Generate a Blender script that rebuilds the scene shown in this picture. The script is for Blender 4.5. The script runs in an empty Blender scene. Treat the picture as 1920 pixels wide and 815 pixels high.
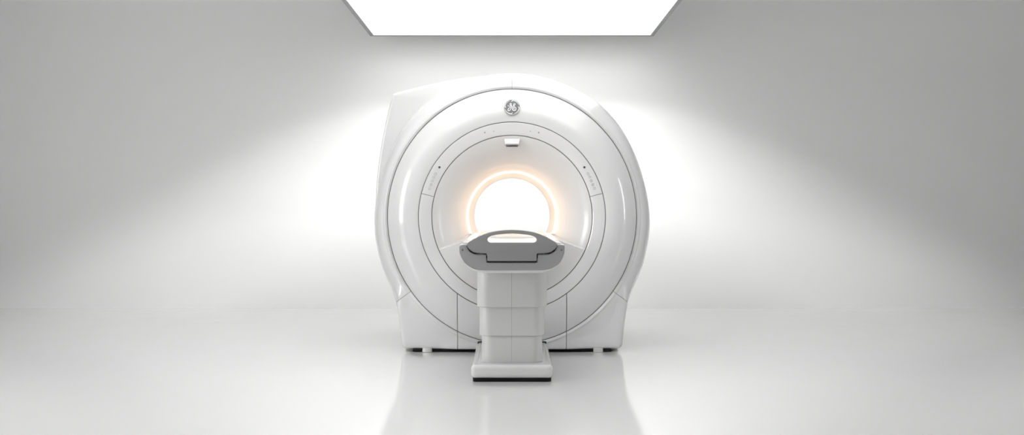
import bpy, bmesh, math
from mathutils import Vector, Matrix
PI = math.pi
P_BEAM = 15.0; P_BACK = 9.5; P_SKY = 8.3; P_BORE = .014; P_WASH = .037; WD = 2.2; WO = .9; WB = (60.8,62,14)
C = bpy.context.scene.collection
F = 2205.0           # focal length in pixels of the 1920 frame
H = 1.07             # camera height
CAMY = -9.0
HOR = 400.0
def X(px, D): return (px-960.3)*D/F
def Z(py, D): return H-(py-HOR)*D/F
ZC = 1.046           # bore centre height

# ------------------------------------------------------------------ materials
def mat(name, col, rough=.5, metal=0., coat=0., emit=None, estr=0., noise=0., spec=.5, coat_rough=.05):
    m = bpy.data.materials.new(name); m.use_nodes = True
    nt = m.node_tree; b = nt.nodes['Principled BSDF']
    b.inputs['Base Color'].default_value = (*col, 1)
    b.inputs['Roughness'].default_value = rough
    b.inputs['Metallic'].default_value = metal
    b.inputs['Coat Weight'].default_value = coat
    b.inputs['Coat Roughness'].default_value = coat_rough
    b.inputs['Specular IOR Level'].default_value = spec
    if emit:
        b.inputs['Emission Color'].default_value = (*emit, 1)
        b.inputs['Emission Strength'].default_value = estr
    if noise:
        n = nt.nodes.new('ShaderNodeTexNoise'); n.inputs['Scale'].default_value = 3.0
        n.inputs['Detail'].default_value = 3.0
        tc = nt.nodes.new('ShaderNodeTexCoord'); nt.links.new(tc.outputs['Object'], n.inputs['Vector'])
        mr = nt.nodes.new('ShaderNodeMapRange')
        mr.inputs['To Min'].default_value = max(0, rough-noise); mr.inputs['To Max'].default_value = rough+noise
        nt.links.new(n.outputs['Fac'], mr.inputs['Value']); nt.links.new(mr.outputs['Result'], b.inputs['Roughness'])
    return m
M_WALL = mat('wall_paint', (.85,.85,.846), .85, noise=.03, spec=.3)
M_CEIL = mat('ceiling_paint', (.85,.85,.846), .9, noise=.03, spec=.2)
M_FLOOR = mat('polished_floor', (.74,.74,.735), .10, noise=.02, spec=.9)
M_WHITE = mat('gloss_white_shell', (.73,.73,.73), .28, coat=1., noise=.01, coat_rough=.04)
M_FUN = mat('satin_white_funnel', (.71,.705,.695), .3, coat=.5, coat_rough=.12)
M_COL = mat('satin_white_column', (.66,.66,.655), .38, coat=.25, coat_rough=.2, noise=.01)
M_BASE = mat('gloss_white_base', (.74,.74,.735), .25, coat=.8, coat_rough=.08)
M_GREY = mat('mid_grey_plastic', (.31,.31,.31), .5, noise=.02)
M_GREY2 = mat('darker_grey_plastic', (.255,.255,.255), .5, noise=.02)
M_LGREY = mat('light_grey_plastic', (.55,.555,.56), .45)
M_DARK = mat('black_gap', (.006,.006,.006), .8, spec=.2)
M_GASK = mat('dark_gasket', (.15,.15,.15), .6)
M_CHROME = mat('brushed_silver', (.42,.42,.42), .35, metal=1.)
M_BADGE = mat('badge_grey', (.16,.165,.165), .5)
M_MARK = mat('printed_mark_grey', (.42,.43,.44), .5)
M_MARKW = mat('badge_white', (.85,.85,.85), .4)
M_DOT = mat('dot_dark_grey', (.07,.07,.07), .5)
M_DOTL = mat('dot_light_grey', (.38,.38,.39), .5)
M_FRAME = mat('frame_aluminium', (.30,.30,.30), .5, metal=.3)
M_DIFF = mat('light_diffuser', (.8,.8,.8), .6, emit=(1,1,1), estr=0.95)
M_LED = mat('warm_led_strip', (.9,.85,.8), .5, emit=(1,.86,.71), estr=.95)
M_BORE = mat('bore_liner_white', (.86,.83,.80), .85, spec=.1)
M_WINF = mat('window_frame_white', (.75,.75,.75), .5)

# ------------------------------------------------------------------ helpers
def empty(name, loc, label, cat, group=None):
    o = bpy.data.objects.new(name, None); C.objects.link(o); o.location = loc
    o['label'] = label; o['category'] = cat
    if group: o['group'] = group
    return o
def wloc(o):
    v = Vector((0,0,0))
    while o: v += o.location; o = o.parent
    return v
def finish(name, me, m, parent=None, kind=None, label=None, sharp=35, loc=None):
    """link a mesh given in world coordinates as one object with its origin near its own base"""
    vs = me.vertices
    if loc is None:
        mn = [min(v.co[i] for v in vs) for i in range(3)]; mx = [max(v.co[i] for v in vs) for i in range(3)]
        loc = Vector(((mn[0]+mx[0])/2, (mn[1]+mx[1])/2, mn[2]))
    me.transform(Matrix.Translation(-Vector(loc)))
    me.materials.clear(); me.materials.append(m)
    for p in me.polygons: p.use_smooth = True; p.material_index = 0
    me.set_sharp_from_angle(angle=math.radians(sharp))
    o = bpy.data.objects.new(name, me); C.objects.link(o)
    if parent: o.parent = parent; o.location = Vector(loc)-wloc(parent)
    else: o.location = loc
    if kind: o['kind'] = kind
    if label: o['label'] = label
    return o
def bake(me, mods):
    o = bpy.data.objects.new('tmp', me); C.objects.link(o)
    for t, kw in mods:
        md = o.modifiers.new('m', t)
        for k, v in kw.items(): setattr(md, k, v)
    bpy.context.view_layer.update()
    r = bpy.data.meshes.new_from_object(o.evaluated_get(bpy.context.evaluated_depsgraph_get()))
    bpy.data.objects.remove(o); return r
def bm_mesh(bm, name='m', recalc=False):
    if recalc: bmesh.ops.recalc_face_normals(bm, faces=bm.faces)
    me = bpy.data.meshes.new(name); bm.to_mesh(me); bm.free(); return me
def obj(name, bm, m, parent=None, bevel=0, seg=3, recalc=True, **kw):
    me = bm_mesh(bm, name, recalc)
    if bevel: me = bake(me, [('BEVEL', dict(width=bevel, segments=seg, limit_method='ANGLE', angle_limit=math.radians(40), harden_normals=False))])
    return finish(name, me, m, parent, **kw)
def box(bm, x0, x1, y0, y1, z0, z1):
    v = [bm.verts.new((x,y,z)) for x in (x0,x1) for y in (y0,y1) for z in (z0,z1)]
    for f in ((0,1,3,2),(4,6,7,5),(0,4,5,1),(2,3,7,6),(0,2,6,4),(1,5,7,3)): bm.faces.new([v[i] for i in f])
def plate_mesh(outline, holes, y0, y1, bev=.004, res=2):
    """plate in the XZ plane between depths y0 and y1, holes cut, rim rounded"""
    cu = bpy.data.curves.new('c', 'CURVE'); cu.dimensions = '2D'; cu.fill_mode = 'BOTH'
    for pts in [outline]+list(holes):
        s = cu.splines.new('POLY'); s.points.add(len(pts)-1); s.use_cyclic_u = True
        for i, (a, b) in enumerate(pts): s.points[i].co = (a, b, 0, 1)
    cu.extrude = max((y1-y0)/2-bev, 0); cu.bevel_depth = bev; cu.bevel_resolution = res; cu.offset = -bev
    o = bpy.data.objects.new('tmp', cu); C.objects.link(o)
    bpy.context.view_layer.update()
    me = bpy.data.meshes.new_from_object(o.evaluated_get(bpy.context.evaluated_depsgraph_get()))
    bpy.data.objects.remove(o)
    me.transform(Matrix(((1,0,0,0),(0,0,-1,(y0+y1)/2),(0,1,0,0),(0,0,0,1))))
    bm = bmesh.new(); bm.from_mesh(me); bmesh.ops.remove_doubles(bm, verts=bm.verts, dist=1e-5)
    bmesh.ops.recalc_face_normals(bm, faces=bm.faces); bm.to_mesh(me); bm.free()
    return me
def spline(P, n=8, closed=False):
    """Catmull-Rom through P"""
    out = []; N = len(P)
    rng = range(N if closed else N-1)
    for i in rng:
        g = (lambda k: P[k % N]) if closed else (lambda k: P[min(max(k,0),N-1)])
        p0,p1,p2,p3 = g(i-1),g(i),g(i+1),g(i+2)
        for j in range(n):
            t = j/n
            out.append(tuple(.5*(2*b+(c-a)*t+(2*a-5*b+4*c-d)*t*t+(3*b-a-3*c+d)*t**3) for a,b,c,d in zip(p0,p1,p2,p3)))
    if not closed: out.append(tuple(P[-1]))
    return out
def roundrect(x0, x1, y0, y1, r, n=8):
    pts = []
    for cx, cy, a0 in ((x1-r,y1-r,0),(x0+r,y1-r,PI/2),(x0+r,y0+r,PI),(x1-r,y0+r,1.5*PI)):
        for i in range(n+1):
            a = a0+PI/2*i/n; pts.append((cx+r*math.cos(a), cy+r*math.sin(a)))
    return pts
def prism_z(pts, z0, z1):
    bm = bmesh.new(); n = len(pts)
    a = [bm.verts.new((x,y,z0)) for x,y in pts]; b = [bm.verts.new((x,y,z1)) for x,y in pts]
    bm.faces.new(a); bm.faces.new(b)
    for i in range(n): bm.faces.new((a[i],a[(i+1)%n],b[(i+1)%n],b[i]))
    return bm
def tube(bm, pts, r, n=6, taper=None):
    """polyline tube with radius r (or list)"""
    P = [Vector(p) for p in pts]; rings = []
    for i, p in enumerate(P):
        t = (P[min(i+1,len(P)-1)]-P[max(i-1,0)]).normalized()
        u = t.orthogonal().normalized() if i == 0 else (pu-t*pu.dot(t)).normalized()
        pu = u; v = t.cross(u)
        rr = r if taper is None else taper[i]
        rings.append([bm.verts.new(p+rr*(math.cos(2*PI*k/n)*u+math.sin(2*PI*k/n)*v)) for k in range(n)])
    for a, b in zip(rings, rings[1:]):
        for k in range(n): bm.faces.new((a[k],a[(k+1)%n],b[(k+1)%n],b[k]))
    bm.faces.new(rings[0]); bm.faces.new(rings[-1])
def lathe_z(bm, prof, cx, cy, n=40):
    rings = [[bm.verts.new((cx+r*math.cos(2*PI*k/n), cy+r*math.sin(2*PI*k/n), z)) for k in range(n)] for r, z in prof]
    for a, b in zip(rings, rings[1:]):
        for k in range(n): bm.faces.new((a[k],a[(k+1)%n],b[(k+1)%n],b[k]))
    bm.faces.new(rings[0]); bm.faces.new(rings[-1])
def sstep(a, b, x):
    t = min(max((x-a)/(b-a), 0), 1); return t*t*(3-2*t)

# ------------------------------------------------------------------ polar surfaces round the bore axis
def polar(path, a0, a1, n, full=False):
    """path(theta) -> list of (rho, y); surface swept between angles (radians)"""
    bm = bmesh.new(); cols = []
    N = n if full else n+1
    for i in range(N):
        th = a0+(a1-a0)*i/n
        cols.append([bm.verts.new((r*math.cos(th), y, ZC+r*math.sin(th))) for r, y in path(th)])
    for i in range(n):
        A, B = cols[i], cols[(i+1) % N]
        for k in range(len(A)-1): bm.faces.new((A[k],A[k+1],B[k+1],B[k]))
    return bm
def skin(name, bm, m, parent, thick=.010, bev=.0022, **kw):
    bmesh.ops.recalc_face_normals(bm, faces=bm.faces)
    # make sure normals point away from the solid (towards the camera on average, outwards on the flanks)
    s = 0
    for f in bm.faces:
        c = f.calc_center_median(); d = Vector((c.x, 0, c.z-ZC)); d = d.normalized()*.6+Vector((0,-1,0))
        s += f.normal.dot(d)*f.calc_area()
    if s < 0: bmesh.ops.reverse_faces(bm, faces=bm.faces)
    me = bm_mesh(bm, name)
    me = bake(me, [('SOLIDIFY', dict(thickness=thick, offset=-1, use_even_offset=False)),
                   ('BEVEL', dict(width=bev, segments=2, limit_method='ANGLE', angle_limit=math.radians(55)))])
    return finish(name, me, m, parent, sharp=50, **kw)

low = lambda th: sstep(.45, .93, -math.sin(th))       # 1 at the bottom of the ring
def yA(th): return .105*(1-low(th))+.035*low(th)       # depth of the outer seam
def ell(a, b, th): return 1/math.sqrt((math.cos(th)/a)**2+(math.sin(th)/b)**2)
def r1(th): k = (9+yA(th))/F; return ell(233.5*k, 239*k, th)
def r2(th): return ell(175.4*9.0/F, 177.3*9.0/F, th)
def r3(th): return ell(150.3*9.03/F, 152.2*9.03/F, th)
# silhouette of the body, half outline (dx, py, depth)
SIL = [(0,138.5,9.36),(30,140,9.36),(60,145.5,9.36),(100,159,9.36),(140,180,9.36),(170,202,9.36),(205,243,9.36),(232,296,9.36),(249,350,9.36),
       (257,400,9.36),(256,440,9.36),(246.5,490,9.34),(232,530,9.30),(217,563,9.25),(210.5,600,9.20),(207.5,632,9.16)]
half = spline([(dx*D/F, Z(py,D)) for dx,py,D in SIL], 8)
zb = Z(655.3, 9.05); xb = half[-1][0]; rc = .045
half += [(xb-.004, zb+rc+.02)]+[(xb-.004-rc+rc*math.cos(a), zb+rc-rc*math.sin(a)) for a in [PI/2*i/8 for i in range(9)]]+[(.3,zb),(0,zb)]
OUT = half+[(-x,z) for x,z in reversed(half[1:-1])]
def sil(th):
    dx, dz = math.cos(th), math.sin(th); best = 0
    n = len(OUT)
    for i in range(n):
        ax, az = OUT[i][0], OUT[i][1]-ZC; bx, bz = OUT[(i+1)%n][0], OUT[(i+1)%n][1]-ZC
        ex, ez = bx-ax, bz-az; den = dx*ez-dz*ex
        if abs(den) < 1e-12: continue
        t = (ax*ez-az*ex)/den; u = (ax*dz-az*dx)/den
        if t > 0 and -1e-6 <= u <= 1+1e-6: best = max(best, t)
    return best
G = .0024      # half a seam gap
def shell_path(th, inset=0.):
    R = sil(th)-inset; a = r1(th)+G-inset*.0; y0 = yA(th)+inset
    w = sstep(.52, .70, -math.sin(th)+.02)           # pedestal weight
    d = .24*(1-w)+.10*w
    wid = R-a
    out = []
    nn = 2.05*(1-w)+(7+0*wid)*w
    N = 34
    ss = [k*.0045/wid for k in range(9)]; s0 = ss[-1]
    ph0 = math.asin(s0**(nn/2))
    for i in range(1, N+1): ss.append(math.sin(ph0+(PI/2-ph0)*i/N)**(2/nn) if i < N else 1.)
    for s in ss:
        c = max(1-s**nn, 0)**(1/nn); q = wid*s
        rho = a+wid*s; y = y0+d*(1-c)+(.010*(math.cos(PI*min(q/.036,1)*2)-1)/2 if q < .036 else 0)+.004
        if w > 0 and wid > .01:
            q = rho-a; y += w*.026*sstep(.040, .075, q)*(1 if wid > .12 else 0)*sstep(.12,.2,wid)
        out.append((rho, y))
    yl = out[-1][1]
    for k, y in enumerate((.45,.6,.9,1.2,1.5,1.62)):
        if y > yl+.02: out.append((R*(1-.012*(y-yl)*(1-w)), y))
    out.append((R*.985, 1.68))
    out.append((R*.955, 1.71))
    return out
def cover_path(th, inset=0.):
    a, b = r2(th)+G, r1(th)-G; yb = yA(th); N = 26; out = []; l = low(th)
    for i in range(N+1):
        s = i/N
        y = yb*s**2.3-(.016*(1-l)+.010*l)*math.sin(PI*s**.85)+inset
        out.append((a+(b-a)*s, y))
    return out

# ------------------------------------------------------------------ MRI scanner
S = empty('mri_scanner', (0,.9,0), 'large glossy white ring-shaped MRI scanner standing behind the patient table', 'MRI scanner')
def rad(d): return math.radians(d)
gA = .0014
dia = rad(-143.6); dia2 = rad(-36.4)
skin('upper_shell', polar(shell_path, PI/2+gA, rad(216.4)-gA, 190), M_WHITE, S)
skin('upper_shell', polar(shell_path, rad(-36.4)+gA, PI/2-gA, 190), M_WHITE, S)
xs = 102.3*9.02/F
def cut(bm, x0, x1):
    for x, s in ((x0,-1),(x1,1)):
        if x is None: continue
        bmesh.ops.bisect_plane(bm, geom=list(bm.verts)+list(bm.edges)+list(bm.faces), plane_co=(x,0,0), plane_no=(s,0,0), clear_outer=True)
    return bm
lower = lambda: polar(shell_path, rad(-143.6)+gA, rad(-36.4)-gA, 300)
skin('lower_side_panel', cut(lower(), None, -xs-G), M_WHITE, S)
skin('lower_side_panel', cut(lower(), xs+G, None), M_WHITE, S)
skin('lower_centre_panel', cut(lower(), -xs+G, xs-G), M_WHITE, S)
# ring cover, its lower segment cut out between the two vertical seams
up = polar(cover_path, rad(-90), rad(270), 420, True)
geom = list(up.verts)+list(up.edges)+list(up.faces)
for x in (-xs-G, xs+G, -xs+G, xs-G):
    bmesh.ops.bisect_plane(up, geom=list(up.verts)+list(up.edges)+list(up.faces), plane_co=(x,0,0), plane_no=(1,0,0))
seg = up.copy()
bmesh.ops.delete(up, geom=[f for f in up.faces if abs(f.calc_center_median().x) < xs+G-1e-5 and f.calc_center_median().z < ZC], context='FACES')
bmesh.ops.delete(seg, geom=[f for f in seg.faces if not (abs(f.calc_center_median().x) < xs-G+1e-5 and f.calc_center_median().z < ZC)], context='FACES')
ringc = skin('ring_cover', up, M_WHITE, S)
skin('ring_cover_segment', seg, M_WHITE, S)
# control ring, upper and lower arc
def ctrl_path(th):
    a, b = r3(th)+G, r2(th)-G
    return [(a+(b-a)*i/8, .028-.028*i/8-.006*math.sin(PI*i/8)) for i in range(9)]
ctrl = skin('control_ring', polar(ctrl_path, rad(14.3)+.002, rad(165.7)-.002, 200), M_WHITE, S)
skin('control_ring', polar(ctrl_path, rad(165.7)+.002, rad(374.3)-.002, 260), M_WHITE, S)
# funnel with the flat docking ledge in its lower half
RM = 85*9.33/F; YM = .33
zl0 = Z(463, 9.06); zl1 = Z(440.5, 9+YM)
def ycone(r, rr):
    t = min(max((rr-r)/(rr-RM), 0), 1)
    return .030+(YM-.030)*(.35*t+.65*t**2.0)
def fun_path(th):
    a = r3(th)-G; e = RM; s = -math.sin(th)
    if s > 0 and (ZC-zl1)/s < RM: e = (ZC-zl1)/s
    out = []
    for i in range(111):
        r = a+(e-a)*i/110; z = ZC+r*math.sin(th)
        x = abs(r*math.cos(th)); zt = zl1-.004-(max(x-.27,0))*(zl1-zl0)/(.52-.27)
        ya, yb_ = ycone(r, a), .034+max(z-zt, -.5*abs(z-zt)*0)/.10
        k = .014; h = max(k-abs(ya-yb_), 0)/k; y = min(ya, yb_)-h*h*k/4
        out.append((r, y))
    return out
fun = skin('funnel', polar(fun_path, 0, 2*PI, 720, True), M_FUN, S, thick=.006)
# warm LED strip round the mouth, above the ledge
tl = math.asin(min(.99,(ZC-zl1)/RM))
def led_path(th): return [(RM+.001, YM+.001), (RM-.001, YM-.006), (RM-.006, YM-.008), (RM-.011, YM-.003), (RM-.0115, YM+.012), (RM-.011,YM+.03)]
skin('bore_light_strip', polar(led_path, -tl+.01, PI+tl-.01, 200), M_LED, S, thick=.003, bev=.0005, label='warm glowing light strip')
RB = .350; YE = 71.7 and (F*.350/71.7-9)
bore = skin('bore_liner', polar(lambda th: [(RM-.011+(RB-RM+.011)*min(i/3,1), YM+.03+(YE-YM-.03)*i/10) for i in range(11)], 0, 2*PI, 240, True), M_BORE, S, thick=.005, bev=.0005)
bm = polar(lambda th: [(RB-.002, YE-.004), (RB-.003, YE+.004), (RB+.01, YE+.008)], 0, 2*PI, 160, True)
skin('bore_end_trim', bm, M_LGREY, S, thick=.003, bev=.0005)
# flat floor inside the bore
wf = math.sqrt(.345**2-(ZC-zl1)**2)
bm = bmesh.new(); box(bm, -wf, wf, YM-.01, YE-.02, zl1-.02, zl1); obj('bore_floor', bm, M_BORE, S, bevel=.003)
for i in range(40):  # point lights added along the strip to cast its warm halo
    a = -tl+.06+(PI+2*tl-.12)*i/39
    l = bpy.data.lights.new('bore_led', 'POINT'); l.energy = P_BORE; l.color = (1,.60,.34); l.shadow_soft_size = .012
    o = bpy.data.objects.new('bore_led', l); C.objects.link(o); o.location = ((RM-.045)*math.cos(a), YM-.035, ZC+(RM-.045)*math.sin(a))
for yy in (.50, .72, .94, 1.16, 1.38, 1.60):  # further unseen point lights, added to brighten the bore liner
    for i in range(6):
        a = -.2+(PI+.4)*i/5
        l = bpy.data.lights.new('bore_led', 'POINT'); l.energy = P_BORE*4.8; l.color = (1,.83,.68); l.shadow_soft_size = .02
        o = bpy.data.objects.new('bore_led', l); C.objects.link(o); o.location = ((RB-.08)*math.cos(a), yy, ZC+(RB-.08)*math.sin(a))
# small guide flanges where the table rails enter the bore
for s in (-1, 1):
    bm = bmesh.new()
    xa, xb_ = sorted((s*.278, s*.336)); box(bm, xa, xb_, YM-.045, YM+.25, zl1-.03, zl1+.014)
    obj('rail_guide', bm, M_FUN, S, bevel=.006)
# dark inner core seen through the seams
core = polar(lambda th: [(r3(th)-.02, .075)]+[(r, y) for r, y in [(a_, b_+.020) for a_, b_ in ctrl_path(th)]]+[(r, y) for r, y in cover_path(th, .020)]+[(r-.02*min(1,k/8), y+.02) for k, (r, y) in enumerate(shell_path(th)[:-2])], 0, 2*PI, 360, True)
for v in core.verts:
    if v.co.z < zb+.025: v.co.z = zb+.025
obj('inner_core', core, M_GASK, S)
# black box under the shell, standing in for the shadow on the floor
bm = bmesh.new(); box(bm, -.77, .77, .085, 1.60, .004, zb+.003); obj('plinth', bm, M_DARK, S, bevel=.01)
# levelling feet
for fx, fy in ((-.655,.085),(.665,.085),(-.66,1.5),(.66,1.5)):
    bm = bmesh.new(); lathe_z(bm, [(.034,.0),(.038,.003),(.038,.010),(.037,zb+.012)], fx, fy)
    obj('levelling_foot', bm, M_COL, S)
# rear housing: taller square shoulder on the left behind the ring
Dh = 9.43
hp = [(738,177.5),(748,174),(775,167),(800,161),(840,152.5),(880,146),(920,142.5),(960,141),(1000,144),(1050,155),(1090,174),(1120,196),(1155,240),(1182,298),(1200,350),(1206,400),
      (1204,440),(1195,490),(1181,530),(1166,563),(1160,600),(1158,646),(762,646),(760,600),(752,563),(737,530),(722,490),(712,450),(706,410),(705.5,375),(708,335),(712,300),(717,268),(722.5,240),(729,210),(735,188)]
me = plate_mesh([(X(a,Dh), Z(b,Dh)) for a, b in hp], [[(.40*math.cos(2*PI*i/64), ZC+.40*math.sin(2*PI*i/64)) for i in range(64)]], .37, 1.66, .022, 5)
finish('rear_housing', me, M_WHITE, S, sharp=40)
# rear cover with the bore opening
rp = [(x*.955, ZC+(z-ZC)*.955+.0) for x, z in OUT]
me = plate_mesh(rp, [[(.352*math.cos(2*PI*i/96), ZC+.352*math.sin(2*PI*i/96)) for i in range(96)]], 1.70, YE, .02, 4)
finish('rear_cover', me, M_WHITE, S, sharp=40)

# --- details on the control ring
def ring_point(px, py, lift=0.):
    """point on the control ring under the photo position, with its outward normal"""
    x = X(px, 9.01); z = Z(py, 9.01); th = math.atan2(z-ZC, x); r = math.hypot(x, z-ZC)
    a, b = r3(th), r2(th); t = (r-a)/(b-a); y = .028-.028*t-.006*math.sin(PI*t)
    nrm = Vector((-math.cos(th)*.25*1, -1, -math.sin(th)*.25)).normalized()
    return Vector((x, y, z))+nrm*lift, nrm, th
def facing(p, n, up=Vector((0,0,1))):
    zz = n; xx = up.cross(zz).normalized(); yy = zz.cross(xx)
    return Matrix.Translation(p) @ Matrix((xx, yy, zz)).transposed().to_4x4()
def disc(bm, r, h, n=20, cx=0, cy=0):
    lathe_z(bm, [(r,-.001),(r,h*.6),(r*.8,h)], cx, cy, n)
for px, py, r, m, nm in ((909.3,248.4,.0062,M_DOTL,'sensor_dot'),(1010.3,248.4,.0062,M_DOTL,'sensor_dot'),(926,246,.0038,M_DOTL,'sensor_dot'),(994.8,246,.0038,M_DOTL,'sensor_dot'),
                     (824.3,313.5,.0088,M_DOT,'indicator_button'),(1096,313.5,.0088,M_DOT,'indicator_button')):
    p, n, th = ring_point(px, py); bm = bmesh.new(); disc(bm, r, .002); bm.transform(facing(p, n)); obj(nm, bm, m, ctrl)
# printed control marks, five a side: small outlined keys with a stroke inside
Lk = [(817,326,'o'),(813.7,332,'c'),(811,338.3,'c'),(808.4,346,'b'),(805.7,353,'u')]
Rk = [(1103,325.6,'o'),(1106.4,332,'s'),(1109,338.6,'b'),(1112,346,'d'),(1115,352.8,'o')]
for px, py, k in Lk+Rk:
    p, n, th = ring_point(px, py, .0006)
    rr = .0098; bm = bmesh.new()
    a0, a1 = {'o':(0,360),'c':(50,330),'b':(0,360),'u':(120,420),'s':(40,300),'d':(0,360)}[k]
    pts = [(rr*math.cos(rad(a0+(a1-a0)*i/20)), rr*.9*math.sin(rad(a0+(a1-a0)*i/20)), 0) for i in range(21)]
    tube(bm, pts, .0013, 5)
    if k in 'bd': tube(bm, [(-rr*.8,0,0),(rr*.8,0,0)], .0012, 5)
    if k in 'cs': tube(bm, [(0,0,0),(rr*.7,-rr*.2,0)], .0012, 5)
    if k == 'u': tube(bm, [(-rr*.3,-rr*.2,0),(-rr*.3,rr*.8,0)], .0012, 5)
    if k == 'd': tube(bm, [(0,-rr*.6,0),(0,rr*.1,0)], .0012, 5)
    q = th-PI/2
    upv = Vector((math.cos(th),0,math.sin(th)))
    bm.transform(facing(p, n, upv)); obj('control_key', bm, M_MARK, ctrl)
# faint recessed display line between the dots
p0 = [ring_point(px, 250.5-(1-((px-960)/34)**2)*3.0, .0) for px in range(929, 993, 4)]
bm = bmesh.new(); tube(bm, [q[0] for q in p0], .0010, 5); obj('display_edge', bm, M_WINF, ctrl)
# small projector hood at the top of the funnel
bm = bmesh.new()
def Pt(px, py, y): D = 9+y; return bm.verts.new((X(px,D), y, Z(py,D)))
f = [Pt(944,257.5,.045),Pt(976.5,257.5,.045),Pt(972.5,269,.020),Pt(948.5,269,.020),Pt(947,271,.028),Pt(974,271,.028)]
g = [Pt(942,257.5,.10),Pt(979,257.5,.10),Pt(976,273.5,.12),Pt(945,273.5,.12)]
bm.faces.new((f[0],f[1],f[2],f[3])); bm.faces.new((f[3],f[2],f[5],f[4]))
bm.faces.new((f[4],f[5],g[2],g[3])); bm.faces.new((f[0],f[3],f[4],g[3],g[0])); bm.faces.new((f[1],g[1],g[2],f[5],f[2])); bm.faces.new((f[0],g[0],g[1],f[1])); bm.faces.new((g[0],g[3],g[2],g[1]))
hood = obj('positioning_light_hood', bm, M_WHITE, S, bevel=.004)
bm = bmesh.new(); box(bm, X(949,9.06), X(971.3,9.06), .045, .11, Z(275.0,9.06), Z(274.3,9.06)); obj('projector_slit', bm, M_GASK, hood)

# --- round badge with script monogram
def badge_frame():
    th = PI/2; rho = (406-201.5)*9.0/F
    pth = cover_path(th); k = min(range(len(pth)), key=lambda i: abs(pth[i][0]-rho))
    a, b = pth[k-1], pth[k+1]; t = Vector((0, b[1]-a[1], b[0]-a[0])).normalized()
    n = Vector((0, -t.z, t.y)); return facing(Vector((0, pth[k][1]-.001, ZC+pth[k][0])), n)
BF = badge_frame(); BR = .0625
bm = bmesh.new(); lathe_z(bm, [(BR,-.004),(BR,.004),(BR*.985,.0065),(BR*.94,.0065),(BR*.92,.004)], 0, 0, 64); bm.transform(BF)
badge = obj('round_badge', bm, M_CHROME, S, label='round silver badge with white script monogram')
bm = bmesh.new(); lathe_z(bm, [(BR*.92,.001),(BR*.92,.0045),(BR*.91,.0048)], 0, 0, 64); bm.transform(BF)
obj('badge_face', bm, M_BADGE, badge, label='dark grey badge face')
def bp(x, y): return ((x-425)/280*BR, -(y-385)/280*BR, .0052)
def stroke(pts, w0=.0021, w1=.0021, n=8):
    w0 *= 1.0; w1 *= 1.0
    P = spline([bp(*p) for p in pts], n); L = len(P)
    tp = [w0+(w1-w0)*math.sin(PI*i/(L-1)) for i in range(L)]
    bm = bmesh.new(); tube(bm, P, 0, 6, tp)
    for v in bm.verts: v.co.z = .0052+(v.co.z-.0052)*.4
    return bm
g1 = stroke([(288,312),(300,345),(335,352),(372,335),(398,298),(398,262),(375,248),(355,268),(358,305),(385,335),(410,318)], .0016,.0026)
g2 = stroke([(408,300),(405,370),(385,440),(350,500),(312,520),(288,500),(296,452),(345,405),(400,372),(445,350)], .0018,.0028)
e1 = stroke([(538,268),(520,250),(492,262),(478,300),(500,318),(532,285),(540,262)], .0016,.0024)
e2 = stroke([(524,345),(470,362),(436,405),(438,465),(478,510),(530,505),(562,462),(555,408),(515,388),(482,412),(484,450),(505,462),(518,445)], .0018,.0030)
e3 = stroke([(478,300),(470,335),(500,350),(524,345)], .0018,.0022)
for k, bmx in enumerate((g1,g2)):
    me = bm_mesh(bmx); 
    if k == 0: bm = bmesh.new()
    bm.from_mesh(me)
bm.transform(BF); obj('script_letter', bm, M_MARKW, badge)
bm = bmesh.new()
for bmx in (e1,e2,e3): bm.from_mesh(bm_mesh(bmx))
bm.transform(BF); obj('script_letter', bm, M_MARKW, badge)
for a0 in (93, 3, -87, -177):
    pts = []; w = []
    hx = [(.62,a0+4),(.70,a0-1)]
    seq = [(.70,a0+3),(.76,a0-2)]+[(.845,a0-8-i*8.3) for i in range(9)]
    for i, (rr, a) in enumerate(seq):
        pts.append((rr*BR*1.03*math.cos(rad(a)), rr*BR*1.03*math.sin(rad(a)), .0052)); w.append(.0010 if i == 0 else .0028*(1-i/len(seq))+.0006)
    P = spline([p+(ww,) for p, ww in zip(pts, w)], 3)
    bm = bmesh.new(); tube(bm, [p[:3] for p in P], 0, 6, [p[3] for p in P])
    for v in bm.verts: v.co.z = .0052+(v.co.z-.0052)*.3
    bm.transform(BF); obj('badge_flourish', bm, M_MARKW, badge)

# ------------------------------------------------------------------ patient table
T = empty('patient_table', (0,-.85,0), 'white patient table with grey end panel on a telescoping pedestal, in front of the scanner', 'patient table')
DB = 7.47; yb0 = DB-9; yb1 = -.17; hw = .262
bm = prism_z(roundrect(-hw, hw, yb0, yb1, .035), .022, .108)
base = obj('base_plate', bm, M_BASE, T, bevel=.026, seg=6)
bm = prism_z(roundrect(-hw+.012, hw-.012, yb0+.01, yb1-.01, .03), .0, .024); obj('base_gasket', bm, M_DARK, T)  # black slab under the plate, standing in for its contact shadow
for s in (-1, 1):   # long grooves beside the column
    bm = bmesh.new(); xg = s*.226; box(bm, xg-.0015, xg+.0015, yb0+.05, yb1-.03, .100, .1088); obj('groove', bm, M_MARK, base)
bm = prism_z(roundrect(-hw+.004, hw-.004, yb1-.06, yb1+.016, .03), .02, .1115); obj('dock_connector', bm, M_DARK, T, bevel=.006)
yc = 7.57-9
def sect(name, w, z0, z1, y0, y1, r=.045, **kw):
    bm = prism_z(roundrect(-w/2, w/2, y0, y1, r, 10), z0, z1)
    return obj(name, bm, M_COL, T, bevel=.006, seg=3, **kw)
c3 = sect('column_section', .391, .112, Z(628,7.55)+.02, yc, yc+.66, .075)
c2 = sect('column_section', .420, Z(629.8,7.555), Z(576,7.54)+.02, yc-.014, yc+.70, .08)
c1 = sect('column_section', .452, Z(576,7.54), .722, yc-.028, yc+.74, .085)
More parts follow.
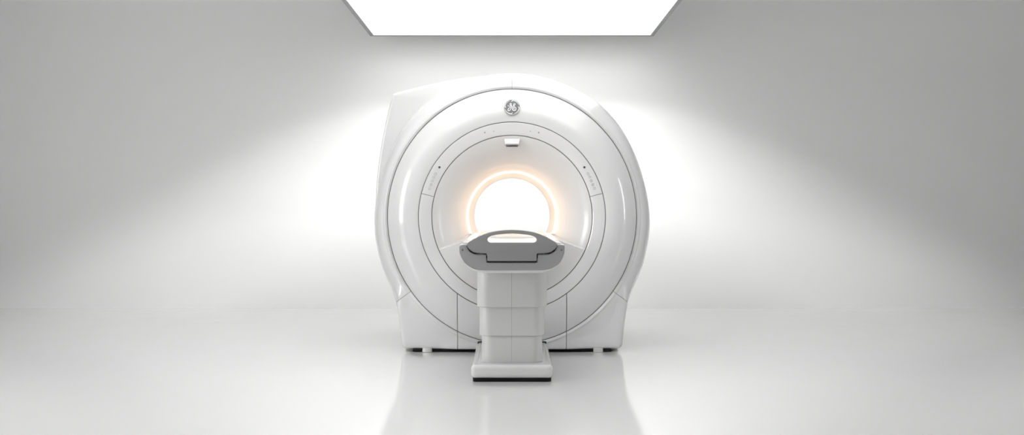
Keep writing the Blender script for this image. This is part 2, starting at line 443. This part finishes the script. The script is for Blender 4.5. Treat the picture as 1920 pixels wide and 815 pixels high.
bm = prism_z(roundrect(-.1985, .1985, yc-.004, yc+.664, .078, 10), .104, .1145); obj('column_trim', bm, M_LGREY, T, bevel=.002)
for o, y, z0, z1, wl in ((c3, yc, .118, Z(630,7.55), .0011), (c2, yc-.014, Z(629,7.55), Z(577,7.54), .0011), (c1, yc-.028, Z(575.5,7.54), .712, .0016)):
    bm = bmesh.new(); box(bm, -.002-wl, -.002+wl, y-.0006, y+.004, z0, z1); obj('centre_seam', bm, M_MARK, o)
# table body: trough-shaped side and underside casing
DT = 7.25; yt = DT-9
def tp(zx, zy): return ((zx-755)/6.27*DT/F, Z(410+zy/6.27, DT))     # from the close-up of the end panel
capL = [(172,303),(150,308),(137,325),(136,350),(140,400),(160,455),(195,515),(243,556),(306,588),(370,600),(430,603)]
cs = spline([tp(*p) for p in capL], 6)
inn = [(474,515),(456,505),(453,430),(446,420),(400,420),(340,418),(298,407),(258,385),(236,358),(228,332),(221,312),(205,302)]
innp = [tp(*p) for p in inn]
def mirror(pts): return [(-x, z) for x, z in reversed(pts)]
loop = cs+mirror(cs)+[(-x, z) for x, z in innp[::-1]]+innp
me = plate_mesh(loop, [], yt-.006, yt+.03, .005, 3)
cap = finish('end_cap', me, M_GREY, T, label='grey end cap with two dark screw holes')
for s in (-1, 1):
    x, z = tp(174, 366); bm = bmesh.new()
    lathe_z(bm, [(.0062,-.002),(.0062,.0008),(.005,.001)], 0, 0, 20); bm.transform(facing(Vector((s*abs(x), yt-.006, z)), Vector((0,-1,0)))); obj('screw', bm, M_GASK, cap)
bodyL = [(190,300),(150,303),(134,322),(134,352),(137,402),(156,458),(191,519),(241,568),(306,608),(368,628),(440,640)]
bs = spline([tp(*p) for p in bodyL], 6)
bt = [tp(222,322),tp(262,376),tp(320,404),tp(452,406),tp(468,505)]
loopb = bs+mirror(bs)+[(-x,z) for x,z in bt]+bt[::-1]
me = plate_mesh(loopb, [], yt+.004, -.03, .018, 5)
finish('table_body', me, M_BASE, T)
# black liner in the gap between cap and cradle
lin = [tp(*p) for p in [(228,322),(236,352),(262,384),(300,404),(340,416),(400,420),(446,420),(454,430),(454,505),(470,516)]]
lin2 = [tp(*p) for p in [(478,470),(478,395),(340,385),(270,345),(250,320)]]
loopl = lin+mirror(lin)+[(-x,z) for x,z in lin2]+lin2[::-1]
me = plate_mesh(loopl, [], yt+.012, yt+.10, .0005, 1)
finish('gap_liner', me, M_DARK, T)
# upper grey panel with hand slot
hp = [(755,128),(650,133),(560,145),(480,162),(400,190),(320,228),(265,260),(240,278),(227,300),(232,325),(248,350),(275,374),(310,394),(345,402)]
hs = [tp(*p) for p in hp]
hs = spline(hs, 5)+[tp(*p) for p in [(400,404),(448,404),(458,408),(464,418),(464,485),(468,494),(480,497)]]
panel = hs+mirror(hs)[:-1]
slot = spline([tp(*p) for p in [(755,172),(680,175),(610,182),(550,190),(505,203),(478,220),(466,243),(476,266),(500,277),(520,278)]], 5)
slot = slot+mirror(slot)[:-1]
me = plate_mesh(panel, [slot], yt-.018, yt+.012, .0045, 3)
finish('handle_panel', me, M_GREY2, T, label='darker grey arched panel with hand slot')
# white cradle: shallow concave tray running back into the bore
cr = []
NX = 40; cw = .268
zr = .893
top = [(-cw+2*cw*i/NX, zr+.004-.022*(1-(abs(-1+2*i/NX))**2.4)) for i in range(NX+1)]
bot = [(cw, zr-.02), (cw*.86, zr-.052), (-cw*.86, zr-.052), (-cw, zr-.02)]
bm = bmesh.new(); pr = top+bot; N = len(pr)
A = [bm.verts.new((x, yt+.014, z)) for x, z in pr]
A2 = [bm.verts.new((x, -.06, z)) for x, z in pr]
B = [bm.verts.new((x*.98, .95, z+.026)) for x, z in pr]
for P_, Q_ in ((A, A2), (A2, B)):
    for i in range(N): bm.faces.new((P_[i],P_[(i+1)%N],Q_[(i+1)%N],Q_[i]))
bm.faces.new(A); bm.faces.new(B)
obj('cradle', bm, M_BORE, T, bevel=.003)
for s in (-1, 1):
    bm = bmesh.new()
    x0, x1 = sorted((s*.250, s*.306)); x2, x3 = sorted((s*.250,s*.300))
    a = [bm.verts.new(v) for v in ((x0,yt+.03,.872),(x1,yt+.03,.872),(x1,yt+.03,.889),(x0,yt+.03,.893))]
    b = [bm.verts.new(v) for v in ((x2,YM-.05,.905),(x3,YM-.05,.905),(x3,YM-.05,.915),(x2,YM-.05,.918))]
    for i in range(4): bm.faces.new((a[i],a[(i+1)%4],b[(i+1)%4],b[i]))
    bm.faces.new(a); bm.faces.new(b)
    obj('side_rail', bm, M_BASE, T, bevel=.003)

# ------------------------------------------------------------------ room
XW = 7.2; YB = 4.3; YF = -12.5; ZT = 2.95; WT = .2
def struct(name, bm, m, **kw): return obj(name, bm, m, None, kind='structure', **kw)
bm = bmesh.new(); box(bm, -XW-WT, XW+WT, YF-WT, YB+WT, -.2, 0); struct('floor', bm, M_FLOOR)
bm = bmesh.new(); box(bm, -XW-WT, XW+WT, YB, YB+WT, 0, ZT); struct('wall_back', bm, M_WALL)
bm = bmesh.new(); box(bm, -XW-WT, XW+WT, YF-WT, YF, 0, ZT); struct('wall_front', bm, M_WALL)
LX = 265.5*13.017/F; LY1 = 4.017; LY0 = -4.4; ZL = 3.03; ZT = 4.7
for nm in ('back','front'):
    bpy.data.objects.remove(bpy.data.objects['wall_'+nm])
bm = bmesh.new(); box(bm, -XW-WT, XW+WT, YB, YB+WT, 0, ZT); struct('wall_back', bm, M_WALL)
bm = bmesh.new(); box(bm, -XW-WT, XW+WT, YF-WT, YF, 0, ZT); struct('wall_front', bm, M_WALL)
bm = bmesh.new(); box(bm, -XW-WT, XW+WT, YF-WT, YB+WT, ZT, ZT+.2); struct('ceiling', bm, M_CEIL)
# side walls, each with an unseen tall opening, added for the highlights on the scanner
WIN = {-1: (-5.4,-2.8,.6,4.1), 1: (-3.2,-2.4,.8,3.6)}
for s, nm in ((-1,'left'),(1,'right')):
    y0, y1, z0, z1 = WIN[s]; a, b = sorted((s*XW, s*(XW+WT))); bm = bmesh.new()
    box(bm, a, b, YF, y0, 0, ZT); box(bm, a, b, y1, YB, 0, ZT); box(bm, a, b, y0, y1, 0, z0); box(bm, a, b, y0, y1, z1, ZT)
    struct('wall_'+nm, bm, M_WALL)
    bm = bmesh.new(); t = .05; a2, b2 = sorted((s*(XW+.06), s*(XW+.12)))
    box(bm, a2, b2, y0, y0+t, z0, z1); box(bm, a2, b2, y1-t, y1, z0, z1); box(bm, a2, b2, y0+t, y1-t, z0, z0+t); box(bm, a2, b2, y0+t, y1-t, z1-t, z1)
    struct('window_%d' % (1 if s < 0 else 2), bm, M_WINF)

# ------------------------------------------------------------------ ceiling light panel
Lp = empty('ceiling_light', (0,(LY0+LY1)/2,ZL), 'large glowing white rectangular light panel hanging above the scanner', 'ceiling light')
bm = bmesh.new(); t = .042
for q in ((-LX,-LX+t,LY0,LY1),(LX-t,LX,LY0,LY1),(-LX+t,LX-t,LY1-t,LY1),(-LX+t,LX-t,LY0,LY0+t)): box(bm, *q, ZL, ZL+.09)
box(bm, -LX+t, LX-t, LY0+t, LY1-t, ZL+.06, ZL+.09)
obj('light_frame', bm, M_FRAME, Lp)
bm = bmesh.new(); box(bm, -LX+t, LX-t, LY0+t, LY1-t, ZL+.006, ZL+.04); obj('light_diffuser', bm, M_DIFF, Lp)
for sx in (-1, 1):
    for yy in (LY0+.6, LY1-.6):
        bm = bmesh.new(); tube(bm, [(sx*(LX-.4),yy,ZL+.085),(sx*(LX-.4),yy,ZT)], .004, 8); obj('suspension_cable', bm, M_CHROME, Lp)

def area(name, loc, rot, sx, sy, e, col=(1,1,1), batwing=None):
    l = bpy.data.lights.new(name, 'AREA'); l.shape = 'RECTANGLE'; l.size = sx; l.size_y = sy; l.energy = e; l.color = col
    if batwing:      # made-up angular profile, rising to a cut-off, to edge the beam on the wall
        c0, c1, pw = batwing; pk = math.cos(rad(c0))**pw; l.energy = e/pk; l.use_nodes = True; nt = l.node_tree; em = nt.nodes['Emission']
        g = nt.nodes.new('ShaderNodeNewGeometry'); d = nt.nodes.new('ShaderNodeVectorMath'); d.operation = 'DOT_PRODUCT'
        nt.links.new(g.outputs['Incoming'], d.inputs[0]); nt.links.new(g.outputs['Normal'], d.inputs[1])
        ab = nt.nodes.new('ShaderNodeMath'); ab.operation = 'ABSOLUTE'; nt.links.new(d.outputs['Value'], ab.inputs[0])
        mr = nt.nodes.new('ShaderNodeMapRange'); mr.interpolation_type = 'SMOOTHSTEP'
        mr.inputs['From Min'].default_value = math.cos(rad(c1)); mr.inputs['From Max'].default_value = math.cos(rad(c0)); mr.inputs['To Max'].default_value = pk   # profile peaks at 1
        nt.links.new(ab.outputs[0], mr.inputs['Value'])
        dv = nt.nodes.new('ShaderNodeMath'); dv.operation = 'DIVIDE'; pwn = nt.nodes.new('ShaderNodeMath'); pwn.operation = 'POWER'; pwn.inputs[1].default_value = pw; nt.links.new(ab.outputs[0], pwn.inputs[0])
        nt.links.new(mr.outputs['Result'], dv.inputs[0]); nt.links.new(pwn.outputs[0], dv.inputs[1])
        nt.links.new(dv.outputs[0], em.inputs['Strength'])
    o = bpy.data.objects.new(name, l); C.objects.link(o); o.location = loc; o.rotation_euler = rot; return o
area('panel_lamp', (0,(LY0+LY1)/2,ZL-.001), (0,0,0), 2*LX-.08, LY1-LY0-.08, P_BEAM, batwing=(55,64,4))
area('rear_lamp', (0,2.15,ZL-.001), (0,0,0), 2*LX-.08, 2.5, P_BACK, batwing=(57,63,3))  # extra light under the panel, added to lift the lower back wall
area('wall_wash_lamp', (0,LY1-.05-WO-WD/2,ZL-.001), (0,0,0), 2*LX-.08, WD, P_WASH, batwing=WB)  # extra light under the panel, added to draw the beam on the back wall

w = bpy.data.worlds.new('World'); bpy.context.scene.world = w; w.use_nodes = True
w.node_tree.nodes['Background'].inputs['Color'].default_value = (1,1,1,1)
w.node_tree.nodes['Background'].inputs['Strength'].default_value = P_SKY

# ------------------------------------------------------------------ camera
cam = bpy.data.cameras.new('camera'); co = bpy.data.objects.new('camera', cam); C.objects.link(co)
cam.sensor_width = 36; cam.lens = F/1920*36; co.location = (0, CAMY, H); co.rotation_euler = (PI/2,0,0)
cam.shift_y = -(407.5-HOR)/1920
bpy.context.scene.camera = co
vs = bpy.context.scene.view_settings
vs.view_transform = 'Standard'; vs.look = 'None'; vs.gamma = 1; vs.use_curve_mapping = False; vs.exposure = 0.13
